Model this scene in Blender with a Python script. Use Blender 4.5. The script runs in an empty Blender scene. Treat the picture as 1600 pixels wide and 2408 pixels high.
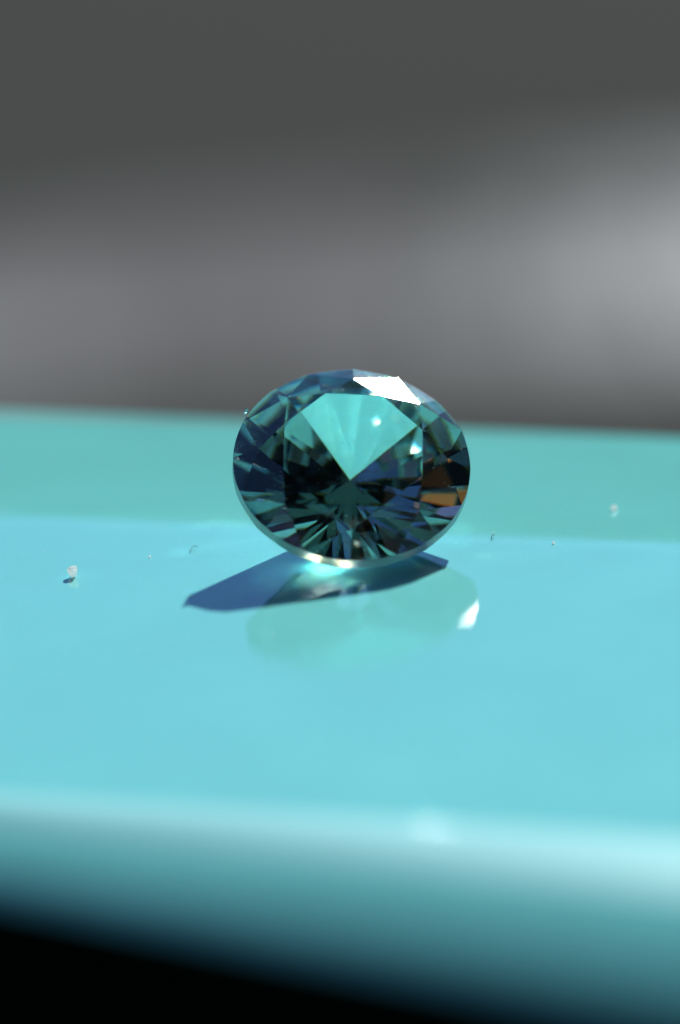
import bpy, bmesh, math, random
from mathutils import Matrix, Vector, noise

# ------------------------------------------------------------------ frame, camera, light
# 1 Blender unit = 1 cm.  The stone's girdle centre stands over the origin, the plane it rests on is z = 0.
R_ = math.radians
scene = bpy.context.scene
C = scene.collection
scene.unit_settings.scale_length = 0.01

E_, ROLL, T_, AZ, SPIN, PCX, PCY, TABLE, CROWN, SUN_EL, SUN_AZ, FPX, LEAN, PAV = (
    18.1006, 4.2247, 36.3348, 1.9253, -1.8874, 837.5, 1271.2, 0.6292, 27.4016, 32.0102, 19.4602, 11110.0, 6.2835, 37.0)
DIST = 16.0

eye = Vector((0, -DIST * math.cos(R_(E_)), DIST * math.sin(R_(E_))))
fwd = (-eye).normalized()
right = Vector((1, 0, 0))
up = right.cross(fwd)
r2 = math.cos(R_(ROLL)) * right - math.sin(R_(ROLL)) * up
u2 = math.sin(R_(ROLL)) * right + math.cos(R_(ROLL)) * up
cam = bpy.data.cameras.new('camera')
cam_o = bpy.data.objects.new('camera', cam)
C.objects.link(cam_o)
cam_o.matrix_world = Matrix(((r2.x, u2.x, -fwd.x, eye.x), (r2.y, u2.y, -fwd.y, eye.y), (r2.z, u2.z, -fwd.z, eye.z), (0, 0, 0, 1)))
cam.sensor_fit = 'HORIZONTAL'
cam.sensor_width = 36.0
cam.lens = FPX / 1600 * 36.0
cam.shift_x = -(PCX - 800) / 1600
cam.shift_y = (PCY - 1204) / 1600
cam.clip_start = 0.1
cam.clip_end = 20000
cam.dof.use_dof = True
cam.dof.focus_distance = DIST - 0.12
cam.dof.aperture_fstop = cam.lens * 1e-3 / 0.74
cam.dof.aperture_blades = 0
scene.camera = cam_o

world = bpy.data.worlds.new('World')
scene.world = world
world.use_nodes = True
wn = world.node_tree
wn.nodes.clear()
sky = wn.nodes.new('ShaderNodeTexSky')
sky.sky_type = 'NISHITA'
sky.sun_disc = False
sky.sun_elevation = R_(SUN_EL)
sky.sun_rotation = R_(SUN_AZ)
sky.air_density = 1.0
sky.dust_density = 0.12
sky.altitude = 1500.0
sky.ozone_density = 8.0
bg = wn.nodes.new('ShaderNodeBackground')
bg.inputs['Strength'].default_value = 0.088
wo = wn.nodes.new('ShaderNodeOutputWorld')
wn.links.new(sky.outputs[0], bg.inputs['Color'])
wn.links.new(bg.outputs[0], wo.inputs['Surface'])

sun_dir = Vector((math.cos(R_(SUN_EL)) * math.sin(R_(SUN_AZ)), math.cos(R_(SUN_EL)) * math.cos(R_(SUN_AZ)), math.sin(R_(SUN_EL))))
sun = bpy.data.lights.new('sun', 'SUN')
sun.energy = 4.5
sun.angle = R_(0.53)
sun.color = (1.0, 0.96, 0.90)
sun_o = bpy.data.objects.new('sun', sun)
C.objects.link(sun_o)
sun_o.rotation_euler = sun_dir.to_track_quat('Z', 'Y').to_euler()

scene.view_settings.view_transform = 'Standard'
scene.view_settings.look = 'None'
scene.view_settings.exposure = 0.45
scene.view_settings.gamma = 1.0

cy = scene.cycles
cy.max_bounces = 32
cy.transmission_bounces = 32
cy.glossy_bounces = 32
cy.diffuse_bounces = 4
cy.caustics_reflective = True
cy.caustics_refractive = True
cy.blur_glossy = 0.0
cy.sample_clamp_indirect = 250.0
cy.use_guiding = True
cy.use_surface_guiding = True
cy.use_volume_guiding = False
cy.guiding_training_samples = 128
cy.sample_clamp_direct = 0.0
cy.use_adaptive_sampling = False
cy.use_denoising = True
cy.denoiser = 'OPENIMAGEDENOISE'
cy.denoising_input_passes = 'RGB_ALBEDO_NORMAL'


# ------------------------------------------------------------------ helpers
def link(name, me, mat=None, parent=None):
    o = bpy.data.objects.new(name, me)
    C.objects.link(o)
    if mat:
        me.materials.append(mat)
    if parent:
        o.parent = parent
    return o


def from_data(name, vs, fs, mat=None, parent=None, smooth=False):
    me = bpy.data.meshes.new(name)
    me.from_pydata([tuple(v) for v in vs], [], fs)
    me.update()
    if smooth:
        for p in me.polygons:
            p.use_smooth = True
    return link(name, me, mat, parent)


def tag(o, label, cat, group=None):
    o['label'] = label
    o['category'] = cat
    if group:
        o['group'] = group
    return o


def struct(o):
    o['kind'] = 'structure'
    return o


def new_mat(name):
    m = bpy.data.materials.new(name)
    m.use_nodes = True
    nt = m.node_tree
    nt.nodes.clear()
    out = nt.nodes.new('ShaderNodeOutputMaterial')
    return m, nt, out


def node(nt, kind, **kw):
    n = nt.nodes.new(kind)
    for k, v in kw.items():
        if hasattr(n, k) and k not in n.inputs:
            setattr(n, k, v)
        else:
            n.inputs[k].default_value = v
    return n


def ramp(nt, stops, interp='LINEAR'):
    n = nt.nodes.new('ShaderNodeValToRGB')
    n.color_ramp.interpolation = interp
    els = n.color_ramp.elements
    while len(els) < len(stops):
        els.new(0.5)
    for e, (p, c) in zip(els, stops):
        e.position = p
        e.color = c if len(c) == 4 else (*c, 1)
    return n


# ------------------------------------------------------------------ materials
def mat_rough(name, c1, c2, scale, rough=0.8, bump=0.2, detail=6, spec=0.5):
    m, nt, out = new_mat(name)
    tc = node(nt, 'ShaderNodeTexCoord')
    nz = node(nt, 'ShaderNodeTexNoise', Scale=scale, Detail=detail, Roughness=0.6)
    nt.links.new(tc.outputs['Object'], nz.inputs['Vector'])
    rp = ramp(nt, [(0.3, c1), (0.7, c2)])
    nt.links.new(nz.outputs['Fac'], rp.inputs['Fac'])
    b = node(nt, 'ShaderNodeBsdfPrincipled')
    b.inputs['Roughness'].default_value = rough
    b.inputs['Specular IOR Level'].default_value = spec
    nt.links.new(rp.outputs[0], b.inputs['Base Color'])
    bp = node(nt, 'ShaderNodeBump', Strength=bump, Distance=0.5)
    nt.links.new(nz.outputs['Fac'], bp.inputs['Height'])
    nt.links.new(bp.outputs[0], b.inputs['Normal'])
    nt.links.new(b.outputs[0], out.inputs['Surface'])
    return m


def mat_turquoise(name, base, ior=1.72, matte=False):
    """Glossy turquoise lacquer with faint streaky ripples along its length and fine dust."""
    m, nt, out = new_mat(name)
    tc = node(nt, 'ShaderNodeTexCoord')
    b = node(nt, 'ShaderNodeBsdfPrincipled')
    nz = node(nt, 'ShaderNodeTexNoise', Scale=1.3, Detail=4.0, Roughness=0.6)
    nt.links.new(tc.outputs['Object'], nz.inputs['Vector'])
    d = 0.04
    rp = ramp(nt, [(0.3, tuple(c * (1 - d) for c in base)), (0.7, tuple(min(1, c * (1 + d)) for c in base))])
    nt.links.new(nz.outputs['Fac'], rp.inputs['Fac'])
    col = rp.outputs[0]
    fine = node(nt, 'ShaderNodeTexNoise', Scale=150.0, Detail=3.0, Roughness=0.8)
    nt.links.new(tc.outputs['Object'], fine.inputs['Vector'])
    fr_ = ramp(nt, [(0.25, (0.86, 0.90, 0.89)), (0.75, (1.14, 1.10, 1.11))])
    nt.links.new(fine.outputs['Fac'], fr_.inputs['Fac'])
    mul = node(nt, 'ShaderNodeMix', data_type='RGBA', blend_type='MULTIPLY')
    mul.inputs[0].default_value = 1.0
    nt.links.new(col, mul.inputs[6])
    nt.links.new(fr_.outputs[0], mul.inputs[7])
    col = mul.outputs[2]
    # tiny pale dust grains
    vo = node(nt, 'ShaderNodeTexNoise', Scale=38.0, Detail=2.0)
    nt.links.new(tc.outputs['Object'], vo.inputs['Vector'])
    rp2 = ramp(nt, [(0.76, (0, 0, 0)), (0.80, (1, 1, 1))])
    nt.links.new(vo.outputs['Fac'], rp2.inputs['Fac'])
    mx = node(nt, 'ShaderNodeMix', data_type='RGBA')
    mx.inputs[7].default_value = (0.75, 0.85, 0.85, 1)
    nt.links.new(rp2.outputs[0], mx.inputs[0])
    nt.links.new(col, mx.inputs[6])
    nt.links.new(mx.outputs[2], b.inputs['Base Color'])
    b.inputs['IOR'].default_value = ior
    b.inputs['Specular Tint'].default_value = (0.55, 0.95, 1.0, 1)
    if matte:
        b.inputs['Roughness'].default_value = 0.35
    else:
        sm = node(nt, 'ShaderNodeTexNoise', Scale=2.2, Detail=5.0, Roughness=0.65)
        nt.links.new(tc.outputs['Object'], sm.inputs['Vector'])
        smr = node(nt, 'ShaderNodeMapRange')
        smr.inputs['From Min'].default_value = 0.35
        smr.inputs['From Max'].default_value = 0.75
        smr.inputs['To Min'].default_value = 0.006
        smr.inputs['To Max'].default_value = 0.045
        nt.links.new(sm.outputs['Fac'], smr.inputs['Value'])
        nt.links.new(smr.outputs[0], b.inputs['Roughness'])
    # ripples stretched along the length (local x)
    mp = node(nt, 'ShaderNodeMapping')
    mp.inputs['Scale'].default_value = (0.35, 16.0, 1.0)
    nt.links.new(tc.outputs['Object'], mp.inputs['Vector'])
    n2 = node(nt, 'ShaderNodeTexNoise', Scale=2.0, Detail=3.0, Roughness=0.55)
    nt.links.new(mp.outputs[0], n2.inputs['Vector'])
    bp = node(nt, 'ShaderNodeBump', Strength=0.5, Distance=0.0012)
    nt.links.new(n2.outputs['Fac'], bp.inputs['Height'])
    nt.links.new(bp.outputs[0], b.inputs['Normal'])
    nt.links.new(b.outputs[0], out.inputs['Surface'])
    return m


def mat_crystal(name, entry=0.0, gloss_out=0.13, exit_=0.13, gloss_in=0.0, dust=0.008, dust_rough=0.22, matte=None, coat_ior=2.10):
    """Clear high-index crystal.  Fresnel mix of reflection and refraction; the refraction is split into a
    warm and a cool lobe of slightly different index, which gives the coloured fringes of dispersion."""
    m, nt, out = new_mat(name)
    geo = node(nt, 'ShaderNodeNewGeometry')
    fr = node(nt, 'ShaderNodeFresnel')
    fr.inputs['IOR'].default_value = 2.10

    fo = node(nt, 'ShaderNodeFresnel')      # outer face: an added coat raises the mirror share so light streaks show
    fo.inputs['IOR'].default_value = coat_ior

    def side(r_refr, r_gloss, fr=fr):
        a = node(nt, 'ShaderNodeAddShader')
        for i, (c, ior) in enumerate((((0.70, 0.47, 0.14, 1), 2.05), ((0.14, 0.52, 0.84, 1), 2.14))):
            g = node(nt, 'ShaderNodeBsdfRefraction')
            g.distribution = 'GGX'
            g.inputs['Color'].default_value = c
            g.inputs['Roughness'].default_value = r_refr
            g.inputs['IOR'].default_value = ior
            nt.links.new(g.outputs[0], a.inputs[i])
        gl = node(nt, 'ShaderNodeBsdfAnisotropic')
        gl.distribution = 'GGX'
        gl.inputs['Roughness'].default_value = r_gloss
        mx = node(nt, 'ShaderNodeMixShader')
        nt.links.new(fr.outputs[0], mx.inputs[0])
        nt.links.new(a.outputs[0], mx.inputs[1])
        nt.links.new(gl.outputs[0], mx.inputs[2])
        return mx

    outer, inner = side(entry, gloss_out, fo), side(exit_, gloss_in)
    # dust and finger grease on the outside of the polish
    tc = node(nt, 'ShaderNodeTexCoord')
    nz = node(nt, 'ShaderNodeTexNoise', Scale=60.0, Detail=3.0, Roughness=0.7)
    nt.links.new(tc.outputs['Object'], nz.inputs['Vector'])
    mr = node(nt, 'ShaderNodeMapRange')
    mr.inputs['From Min'].default_value = 0.45
    mr.inputs['From Max'].default_value = 0.75
    mr.inputs['To Min'].default_value = 0.0
    mr.inputs['To Max'].default_value = dust * 6.0
    nt.links.new(nz.outputs['Fac'], mr.inputs['Value'])
    gl = node(nt, 'ShaderNodeBsdfAnisotropic')
    gl.inputs['Roughness'].default_value = dust_rough
    mix = node(nt, 'ShaderNodeMixShader')
    nt.links.new(mr.outputs[0], mix.inputs[0])
    nt.links.new(outer.outputs[0], mix.inputs[1])
    nt.links.new(gl.outputs[0], mix.inputs[2])
    dn = node(nt, 'ShaderNodeTexNoise', Scale=95.0, Detail=1.0)
    nt.links.new(tc.outputs['Object'], dn.inputs['Vector'])
    dr = ramp(nt, [(0.735, (0, 0, 0)), (0.78, (0.7, 0.7, 0.7))])
    nt.links.new(dn.outputs['Fac'], dr.inputs['Fac'])
    dd = node(nt, 'ShaderNodeBsdfDiffuse')
    dd.inputs['Color'].default_value = (0.85, 0.87, 0.87, 1)
    mix2 = node(nt, 'ShaderNodeMixShader')
    nt.links.new(dr.outputs[0], mix2.inputs[0])
    nt.links.new(mix.outputs[0], mix2.inputs[1])
    nt.links.new(dd.outputs[0], mix2.inputs[2])
    mix = mix2
    fin = node(nt, 'ShaderNodeMixShader')
    nt.links.new(geo.outputs['Backfacing'], fin.inputs[0])
    nt.links.new(mix.outputs[0], fin.inputs[1])
    nt.links.new(inner.outputs[0], fin.inputs[2])
    if matte:
        # abraded culet and foot: a small frosted patch with an uneven outline
        outer2, inner2 = side(0.25, 0.25), side(0.25, 0.25)
        fin2 = node(nt, 'ShaderNodeMixShader')
        nt.links.new(geo.outputs['Backfacing'], fin2.inputs[0])
        nt.links.new(outer2.outputs[0], fin2.inputs[1])
        nt.links.new(inner2.outputs[0], fin2.inputs[2])
        masks = None
        for (c, r) in matte:
            vm = node(nt, 'ShaderNodeVectorMath', operation='DISTANCE')
            vm.inputs[1].default_value = c
            nt.links.new(tc.outputs['Object'], vm.inputs[0])
            k = node(nt, 'ShaderNodeMapRange')
            k.inputs['From Min'].default_value = 0.0
            k.inputs['From Max'].default_value = r
            k.inputs['To Min'].default_value = 1.0
            k.inputs['To Max'].default_value = 0.0
            nt.links.new(vm.outputs['Value'], k.inputs['Value'])
            if masks is None:
                masks = k.outputs[0]
            else:
                mm = node(nt, 'ShaderNodeMath', operation='MAXIMUM')
                nt.links.new(masks, mm.inputs[0])
                nt.links.new(k.outputs[0], mm.inputs[1])
                masks = mm.outputs[0]
        pit = node(nt, 'ShaderNodeTexNoise', Scale=130.0, Detail=2.0, Roughness=0.6)
        nt.links.new(tc.outputs['Object'], pit.inputs['Vector'])
        ad = node(nt, 'ShaderNodeMath', operation='MULTIPLY_ADD')
        ad.inputs[1].default_value = 0.75
        nt.links.new(masks, ad.inputs[0])
        nt.links.new(pit.outputs['Fac'], ad.inputs[2])
        st = ramp(nt, [(0.74, (0, 0, 0)), (0.78, (1, 1, 1))])
        nt.links.new(ad.outputs[0], st.inputs['Fac'])
        # only where the mask itself is above zero
        gt = node(nt, 'ShaderNodeMath', operation='GREATER_THAN')
        gt.inputs[1].default_value = 0.01
        nt.links.new(masks, gt.inputs[0])
        ml = node(nt, 'ShaderNodeMath', operation='MULTIPLY')
        nt.links.new(st.outputs[0], ml.inputs[0])
        nt.links.new(gt.outputs[0], ml.inputs[1])
        f3 = node(nt, 'ShaderNodeMixShader')
        nt.links.new(ml.outputs[0], f3.inputs[0])
        nt.links.new(fin.outputs[0], f3.inputs[1])
        nt.links.new(fin2.outputs[0], f3.inputs[2])
        fin = f3
    nt.links.new(fin.outputs[0], out.inputs['Surface'])
    return m


M_crystal = mat_crystal('crystal')
_WORN = [((0, 0, -0.4 * math.tan(R_(PAV))), 0.06), ((-0.065, -0.36, -0.03), 0.10), ((-0.03, -0.19, -0.16), 0.07)]
M_pavilion = mat_crystal('worn_crystal', exit_=0.12, matte=_WORN)
M_streak = mat_crystal('streak_mirror_crystal', coat_ior=5.5, gloss_out=0.12, exit_=0.15, matte=_WORN)  # mirror coat added so the thrown light streaks show
M_girdle = mat_crystal('frosted_crystal', entry=0.35, gloss_out=0.25, exit_=0.35, gloss_in=0.2, dust=0.01)
M_turq = mat_turquoise('turquoise_lacquer', (0.18, 0.665, 0.66))
M_lip = mat_turquoise('turquoise_edge_sheen', (0.23, 0.63, 0.65), matte=True)  # bright edge highlight put into a paler base colour
M_asphalt = mat_rough('asphalt', (0.040, 0.044, 0.040), (0.055, 0.060, 0.055), 0.4, rough=1.0, spec=0.03)
M_concrete = mat_rough('pale_concrete', (0.40, 0.43, 0.45), (0.50, 0.53, 0.55), 0.15, rough=1.0, spec=0.1)
M_path = mat_rough('worn_path', (0.105, 0.107, 0.110), (0.19, 0.19, 0.20), 0.06, rough=1.0, spec=0.05)
M_orange = mat_rough('added_orange', (0.42, 0.17, 0.05), (0.52, 0.22, 0.07), 0.05, rough=0.95, spec=0.1)  # colour of the unseen orange block added for one facet
M_dark = mat_rough('dark_boards', (0.006, 0.009, 0.009), (0.012, 0.016, 0.015), 0.05)
M_shade = mat_rough('painted_shade', (0.004, 0.014, 0.010), (0.008, 0.024, 0.018), 0.5, rough=1.0, spec=0.05)  # near-black green stands in for shade under the front edge
M_lint = mat_rough('dark_lint', (0.10, 0.22, 0.22), (0.16, 0.30, 0.30), 40.0)
M_crumb, _nt, _out = new_mat('white_crumb')
_d = node(_nt, 'ShaderNodeBsdfTranslucent')
_d.inputs['Color'].default_value = (0.95, 0.97, 0.97, 1)
_p = node(_nt, 'ShaderNodeBsdfPrincipled')
_p.inputs['Base Color'].default_value = (0.9, 0.92, 0.92, 1)
_p.inputs['Roughness'].default_value = 0.15
_mx = node(_nt, 'ShaderNodeMixShader')
_mx.inputs[0].default_value = 0.15
_nt.links.new(_d.outputs[0], _mx.inputs[1])
_nt.links.new(_p.outputs[0], _mx.inputs[2])
_nt.links.new(_mx.outputs[0], _out.inputs['Surface'])


# ------------------------------------------------------------------ setting: ground, dark fence beyond, added light blockers around
GROUND = -60.0


def box(name, x0, x1, y0, y1, z0, z1, mat, parent=None, bev=0.0):
    bm = bmesh.new()
    bmesh.ops.create_cube(bm, size=1.0)
    for v in bm.verts:
        v.co = Vector(((x0 + x1) / 2 + v.co.x * (x1 - x0), (y0 + y1) / 2 + v.co.y * (y1 - y0), (z0 + z1) / 2 + v.co.z * (z1 - z0)))
    if bev:
        bmesh.ops.bevel(bm, geom=bm.edges[:], offset=bev, segments=2, affect='EDGES', profile=0.6)
    me = bpy.data.meshes.new(name)
    bm.to_mesh(me)
    bm.free()
    return link(name, me, mat, parent)


gsize = 9000
struct(from_data('ground', [(-gsize, -gsize, GROUND), (gsize, -gsize, GROUND), (gsize, gsize, GROUND), (-gsize, gsize, GROUND)], [(0, 1, 2, 3)], M_asphalt))
struct(box('background_wall', -2500, 2500, 900, 930, GROUND, GROUND + 275, M_dark))
# unseen blockers added to darken the stone, with an orange block tinting one facet
def prism(name, pts, z0, z1, mat):
    n = len(pts)
    vs = [(x, y, z0) for x, y in pts] + [(x, y, z1) for x, y in pts]
    fs = [tuple(range(n))[::-1], tuple(range(n, 2 * n))] + [(k, (k + 1) % n, n + (k + 1) % n, n + k) for k in range(n)]
    return from_data(name, vs, fs, mat)


struct(prism('roof_blocker', [(-170, -159), (700, -159), (700, 240), (75, 240), (5, 85), (-170, 85)], GROUND + 330, GROUND + 345, M_dark))
struct(box('right_blocker', 200, 210, -159, 310, GROUND, GROUND + 329, M_dark))
struct(box('back_blocker', -68, 1200, -190, -160, GROUND, GROUND + 560, M_dark))
struct(box('left_blocker', -310, -300, -310, -45, GROUND, GROUND + 340, M_dark))  # unseen block added to cut the sky light in the stone's right facets
struct(box('orange_reflector', -106, -70, -190, -160, GROUND, GROUND + 329, M_orange))  # unseen orange block added to colour one facet
PATH = struct(from_data('path', [(-80, 208.2, GROUND + 0.3), (90, 208.2, GROUND + 0.3), (90, 250, GROUND + 0.3), (-80, 231, GROUND + 0.3)], [(0, 1, 2, 3)], M_path))
rnd = random.Random(5)
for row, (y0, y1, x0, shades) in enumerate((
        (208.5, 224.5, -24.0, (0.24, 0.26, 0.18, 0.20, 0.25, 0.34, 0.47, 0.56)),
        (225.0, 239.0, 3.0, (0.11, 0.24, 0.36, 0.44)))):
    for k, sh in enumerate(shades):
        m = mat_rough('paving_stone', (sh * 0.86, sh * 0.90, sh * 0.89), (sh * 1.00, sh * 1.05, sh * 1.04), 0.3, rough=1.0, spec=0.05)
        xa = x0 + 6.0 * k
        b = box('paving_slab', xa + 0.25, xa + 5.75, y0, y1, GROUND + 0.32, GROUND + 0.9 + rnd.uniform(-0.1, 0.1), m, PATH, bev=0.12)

# black board added under the plinth to block ground bounce and deepen the shade
tag(box('shade_board', -45, 45, -40, 3.6, -5.0, -2.2, M_shade, bev=0.3), 'black board added under the turquoise plinth in place of shade', 'shade_board')


# ------------------------------------------------------------------ turquoise slab: an extruded profile, turned 21 degrees to the view
PHI = R_(-21.0)
SLAB = bpy.data.objects.new('turquoise_plinth', None)
C.objects.link(SLAB)
SLAB.rotation_euler = (0, 0, PHI)
tag(SLAB, 'glossy turquoise plinth with a rounded front edge under the cut stone', 'plinth')


def profile(x):
    """(v, z) points from the rear foot over the top to the front foot; x = position along the slab."""
    pts = []
    # rear: straight 6 degree fall, then a rounded rear rim
    s = math.tan(R_(6.0))
    vend = 1.80
    zr = -(vend - 0.145) * s
    for k in range(9, -1, -1):
        a = R_(6 + k * 84 / 9)
        rr = 0.22
        pts.append((vend + rr * (math.sin(a) - math.sin(R_(6))), zr - rr * (math.cos(R_(6)) - math.cos(a))))
    pts.insert(0, (pts[0][0], -2.2))
    for k in range(1, 16):
        v = vend + (0.30 - vend) * k / 16
        pts.append((v, -(v - 0.145) * s))
    # crease: slope goes from 6 degrees to 0
    n = 24
    v0, v1 = 0.30, -0.01
    for k in range(n + 1):
        v = v0 + (v1 - v0) * k / n
        t = (v - v1) / (v0 - v1)
        pts.append((v, -s * (v0 - v1) * t * t / 2))
    for k in range(1, 20):
        pts.append((v1 + (-2.40 - v1) * k / 19, 0.0))
    return pts


def lip_end(x):
    return -2.66 - 0.085 * max(-3.0, min(5.0, x))


def front(x):
    """front edge: falls away at 15 degrees, steepens to 52, then curls under"""
    v, z = lip_end(x), -0.012
    pts = [(v, z)]
    length = max(0.12, min(0.9, 0.29 + 0.085 * x))
    for k in range(20):
        a = 13.0 + 18.5 * (k / 19.0)
        v -= length / 20 * math.cos(R_(a))
        z -= length / 20 * math.sin(R_(a))
        pts.append((v, z))
    for k in range(14):
        a = 36.0 + 139.0 * k / 13
        v -= 0.004 * math.cos(R_(a))
        z -= 0.004 * math.sin(R_(a))
        pts.append((v, z))
    pts.append((-1.6, z - 0.02))
    return pts


def sweep(name, prof, mat, xs, smooth=True):
    vs, fs = [], []
    n = len(prof(0))
    for x in xs:
        for v, z in prof(x):
            vs.append((x, v, z))
    for i in range(len(xs) - 1):
        for k in range(n - 1):
            a = i * n + k
            fs.append((a, a + 1, a + n + 1, a + n))
    o = from_data(name, vs, fs, mat, SLAB, smooth)
    return o


XS = [-9 + 18 * i / 72 for i in range(73)]
sweep('top_panel', profile, M_turq, XS)


def lip(x):
    pts = []
    for k in range(13):
        t = k / 12
        pts.append((-2.40 + (lip_end(x) + 2.40) * t, 0.016 * math.sin(math.pi * min(1, t * 1.0)) - 0.012 * t * t))
    return pts


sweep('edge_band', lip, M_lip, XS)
sweep('front_edge', front, M_turq, XS)
box('foot', -8.0, 8.0, -2.2, 1.4, -2.19, -0.42, M_shade, SLAB)  # black filler added to darken the gap under the plinth


# ------------------------------------------------------------------ the cut stone
RG = 0.4
PSPIN = -6.0       # pavilion cut slightly out of step with the crown
GT = 0.125         # girdle thickness in girdle radii (at the main facets)


def rot(ax, deg):
    return Matrix.Rotation(R_(deg), 3, ax)


MST = rot('Z', AZ) @ rot('Y', LEAN) @ rot('X', T_) @ rot('Z', 22.5 + SPIN)


def gem():
    tc, tp = math.tan(R_(CROWN)), math.tan(R_(PAV))
    pol = lambda r, a, z: Vector((r * math.cos(R_(a)), r * math.sin(R_(a)), z))
    zt = (1 - TABLE) * tc + GT
    tv = [pol(TABLE, 45 * k, zt) for k in range(8)]
    ap = TABLE * math.cos(R_(22.5))
    rs = ap + 0.5 * (1 - ap)
    zs = tc * (1 - rs * math.cos(R_(22.5))) + GT
    pp = lambda r, a, z: pol(r, a + PSPIN, z)
    sv = [pol(rs, 45 * k + 22.5, zs) for k in range(8)]
    cul = Vector((0, 0, -tp))
    rl = 1 - 0.85
    zl = -(1 - rl * math.cos(R_(22.5))) * tp
    lv = [pp(rl, 45 * k + 22.5, zl) for k in range(8)]
    SEG = 8                                     # girdle segments per 22.5 degrees

    def arc(apex, a0, a1, base):
        """points on the unit cylinder between azimuths a0, a1 lying on the plane apex, P(a0), P(a1)"""
        b0, b1 = (base(a0), base(a1)) if callable(base) else (base, base)
        P0, P1 = pol(1, a0, b0), pol(1, a1, b1)
        n = (P0 - apex).cross(P1 - apex)
        out = []
        for i in range(SEG + 1):
            a = a0 + (a1 - a0) * i / SEG
            q = pol(1, a, 0)
            z = apex.z - (n.x * (q.x - apex.x) + n.y * (q.y - apex.y)) / n.z
            out.append(pol(1, a, z))
        return out

    # girdle raised under one main facet to throw its sun glint off the plinth
    gtop = lambda a: GT + (0.030 if a % 360 == 0 else 0.0)
    crown, pav, girdle = [], [], []
    crown_tbl = [tv]
    ring_up, ring_lo = [], []
    for k in range(8):
        crown.append([tv[k], sv[k], tv[(k + 1) % 8]][::-1])
        g0, g1, g2 = 45 * k, 45 * k + 22.5, 45 * k + 45
        # bezel kite at azimuth 45k
        if gtop(g0) == GT:
            crown.append([tv[k], sv[k - 1], pol(1, g0, GT), sv[k]])
        else:
            crown.append([tv[k], sv[k - 1], pol(1, g0, gtop(g0))])
            crown.append([tv[k], pol(1, g0, gtop(g0)), sv[k]])
        for a0, a1 in ((g0, g1), (g1, g2)):
            up_ = arc(sv[k], a0, a1, gtop)
            lo_ = arc(lv[k], a0 + PSPIN, a1 + PSPIN, 0.0)
            crown.append([sv[k]] + up_)
            pav.append(([lv[k]] + lo_)[::-1])
            ring_up += up_[:-1]
            ring_lo += lo_[:-1]
        pav.append([cul, lv[k - 1], pp(1, g0, 0), lv[k]][::-1])
    # girdle: stitch the two scalloped rings together by azimuth
    az = lambda v: math.degrees(math.atan2(v.y, v.x)) % 360
    ring_up.sort(key=az)
    ring_lo.sort(key=az)
    nu = len(ring_up)
    iu = il = 0
    while iu < nu or il < nu:
        u0, l0 = ring_up[iu % nu], ring_lo[il % nu]
        au = az(ring_up[iu + 1]) if iu + 1 < nu else 360 + az(ring_up[(iu + 1) % nu])
        al = az(ring_lo[il + 1]) if il + 1 < nu else 360 + az(ring_lo[(il + 1) % nu])
        if il >= nu or (iu < nu and au <= al):
            girdle.append([l0, ring_up[(iu + 1) % nu], u0])
            iu += 1
        else:
            girdle.append([l0, ring_lo[(il + 1) % nu], u0])
            il += 1
    return crown_tbl, crown, girdle, pav


crown_tbl, crown_f, girdle_f, pav_f = gem()
allv = [MST @ (v * RG) for f in crown_tbl + crown_f + girdle_f + pav_f for v in f]
lift = -min(v.z for v in allv) + 0.0015
GEM = bpy.data.objects.new('cut_gemstone', None)
C.objects.link(GEM)
GEM.matrix_world = Matrix.Translation((0, 0, lift)) @ MST.to_4x4()
tag(GEM, 'round brilliant cut clear stone tilted on the glossy turquoise plinth', 'gemstone')


def facets(name, faces, mat, parent, smooth=False):
    idx, vs, fs = {}, [], []
    cen = Vector((0, 0, -0.1))
    for f in faces:
        ids = []
        for v in f:
            q = v * RG
            key = (round(q.x, 6), round(q.y, 6), round(q.z, 6))
            if key not in idx:
                idx[key] = len(vs)
                vs.append(q)
            if not ids or ids[-1] != idx[key]:
                ids.append(idx[key])
        # orient outward
        a, b, c = vs[ids[0]], vs[ids[len(ids) // 3]], vs[ids[2 * len(ids) // 3]]
        if (b - a).cross(c - a).dot(a - cen) < 0:
            ids.reverse()
        fs.append(ids)
    return from_data(name, vs, fs, mat, parent, smooth)


crown_o = facets('crown', crown_f, M_crystal, GEM)
facets('table_facet', crown_tbl, M_crystal, crown_o)
facets('girdle', girdle_f, M_girdle, GEM)
pav_o = facets('pavilion', pav_f, M_pavilion, GEM)
pav_o.data.materials.append(M_streak)
for p_ in pav_o.data.polygons:                    # mirror coat added on the upper pavilion facets to strengthen light streaks
    if (MST @ p_.normal).z > -0.45:
        p_.material_index = 1



# ------------------------------------------------------------------ small things lying about
def lump(name, loc, r, squash, mat, seed, sub=2):
    rnd = random.Random(seed)
    bm = bmesh.new()
    bmesh.ops.create_icosphere(bm, subdivisions=sub, radius=r)
    off = Vector((rnd.random() * 9, rnd.random() * 9, rnd.random() * 9))
    for v in bm.verts:
        k = 1 + 0.45 * noise.noise(v.co / r * 1.3 + off)
        v.co = Vector((v.co.x * k, v.co.y * k, v.co.z * k * squash))
    lo = min(v.co.z for v in bm.verts)
    for v in bm.verts:
        v.co.z -= lo
    me = bpy.data.meshes.new(name)
    bm.to_mesh(me)
    bm.free()
    o = link(name, me, mat)
    o.location = loc
    return o


def top_z(x, y):
    v = 0.358 * x + 0.934 * y
    s = math.tan(R_(6.0))
    if v > 0.30:
        return -(v - 0.145) * s
    if v > -0.01:
        t = (v + 0.01) / 0.31
        return -s * 0.31 * t * t / 2
    return 0.0


def on_top(x, y):
    return (x, y, top_z(x, y))


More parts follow.
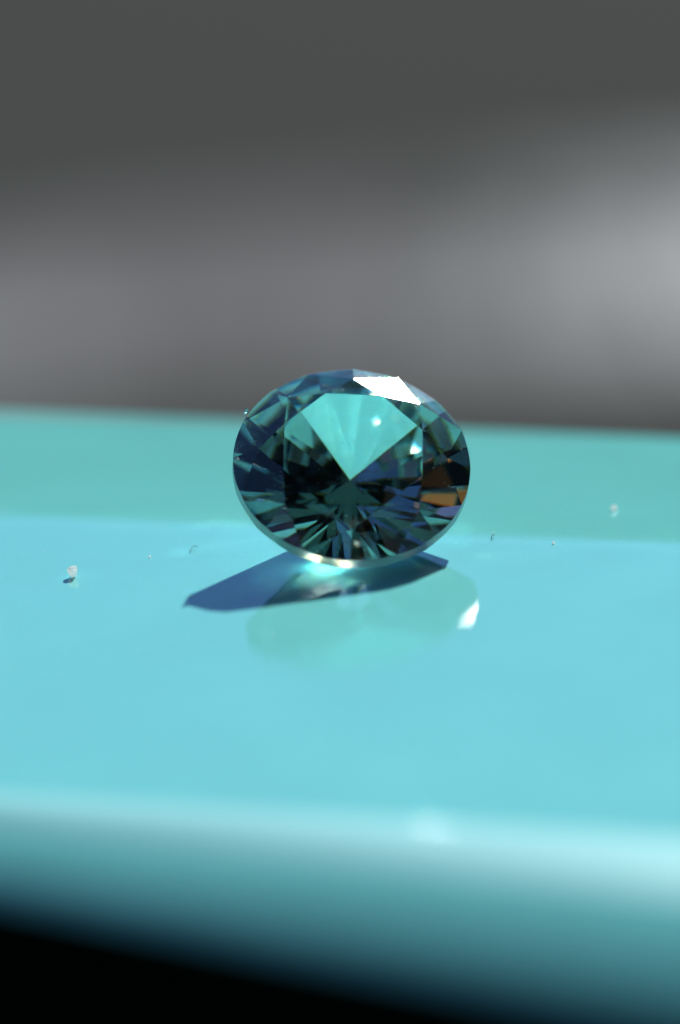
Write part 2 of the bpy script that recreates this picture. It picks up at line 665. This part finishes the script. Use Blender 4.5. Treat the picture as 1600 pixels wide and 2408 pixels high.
tag(lump('crumb', on_top(-0.955, -0.165), 0.019, 0.95, M_crumb, 4), 'white glassy crumb lying on the turquoise plinth left of the stone', 'crumb')
for x, y, r, lab in (
        (0.895, 0.255, 0.011, 'bright dust speck on the darker rear of the plinth, right of the stone'),
        (0.66, -0.19, 0.005, 'tiny pale dust speck on the plinth right of the stone, nearest it'),
        (-0.70, -0.02, 0.004, 'tiny pale dust speck between the white crumb and the lint')):
    tag(lump('dust_speck', on_top(x, y), r, 0.9, M_crumb, int(x * 1000)), lab, 'dust speck', 'dust specks on the plinth')


def fibre(name, pts, r, mat):
    vs, fs = [], []
    P = [Vector(p) for p in pts]
    for i, p in enumerate(P):
        t = (P[min(i + 1, len(P) - 1)] - P[max(i - 1, 0)]).normalized()
        a = t.cross(Vector((0, 0, 1))).normalized()
        b = a.cross(t)
        for k in range(5):
            q = 2 * math.pi * k / 5
            vs.append(p + (a * math.cos(q) + b * math.sin(q)) * r)
    for i in range(len(P) - 1):
        for k in range(5):
            fs.append((i * 5 + k, i * 5 + (k + 1) % 5, i * 5 + 5 + (k + 1) % 5, i * 5 + 5 + k))
    return from_data(name, vs, fs, mat, None, True)


def lint(cx, cy_, size, seed, label):
    rnd = random.Random(seed)
    pts = []
    a = rnd.uniform(0.6, 1.2)
    x, y, z = cx, cy_, 0.001
    for i in range(9):
        pts.append((x, y, top_z(x, y) + z))
        a += rnd.uniform(-0.5, 0.6)
        x += size / 9 * math.cos(a)
        y += size / 9 * math.sin(a) * 2.0
        z = 0.001 + 0.012 * math.sin(math.pi * (i + 1) / 9)
    tag(fibre('lint', pts, 0.0013, M_lint), label, 'lint', 'lint fibres on the plinth')


lint(-0.565, 0.0, 0.04, 3, 'tiny curled fibre lying to the left of the stone, above its shadow')
lint(0.455, -0.10, 0.025, 8, 'tiny thin fibre lying on the plinth right of the stone')
_chip = lump('glass_chip', (-0.337, 0.123, 0.4405), 0.0075, 1.2, M_crystal, 21)
tag(_chip, 'tiny clear glass chip clinging to the upper left edge of the stone', 'chip')
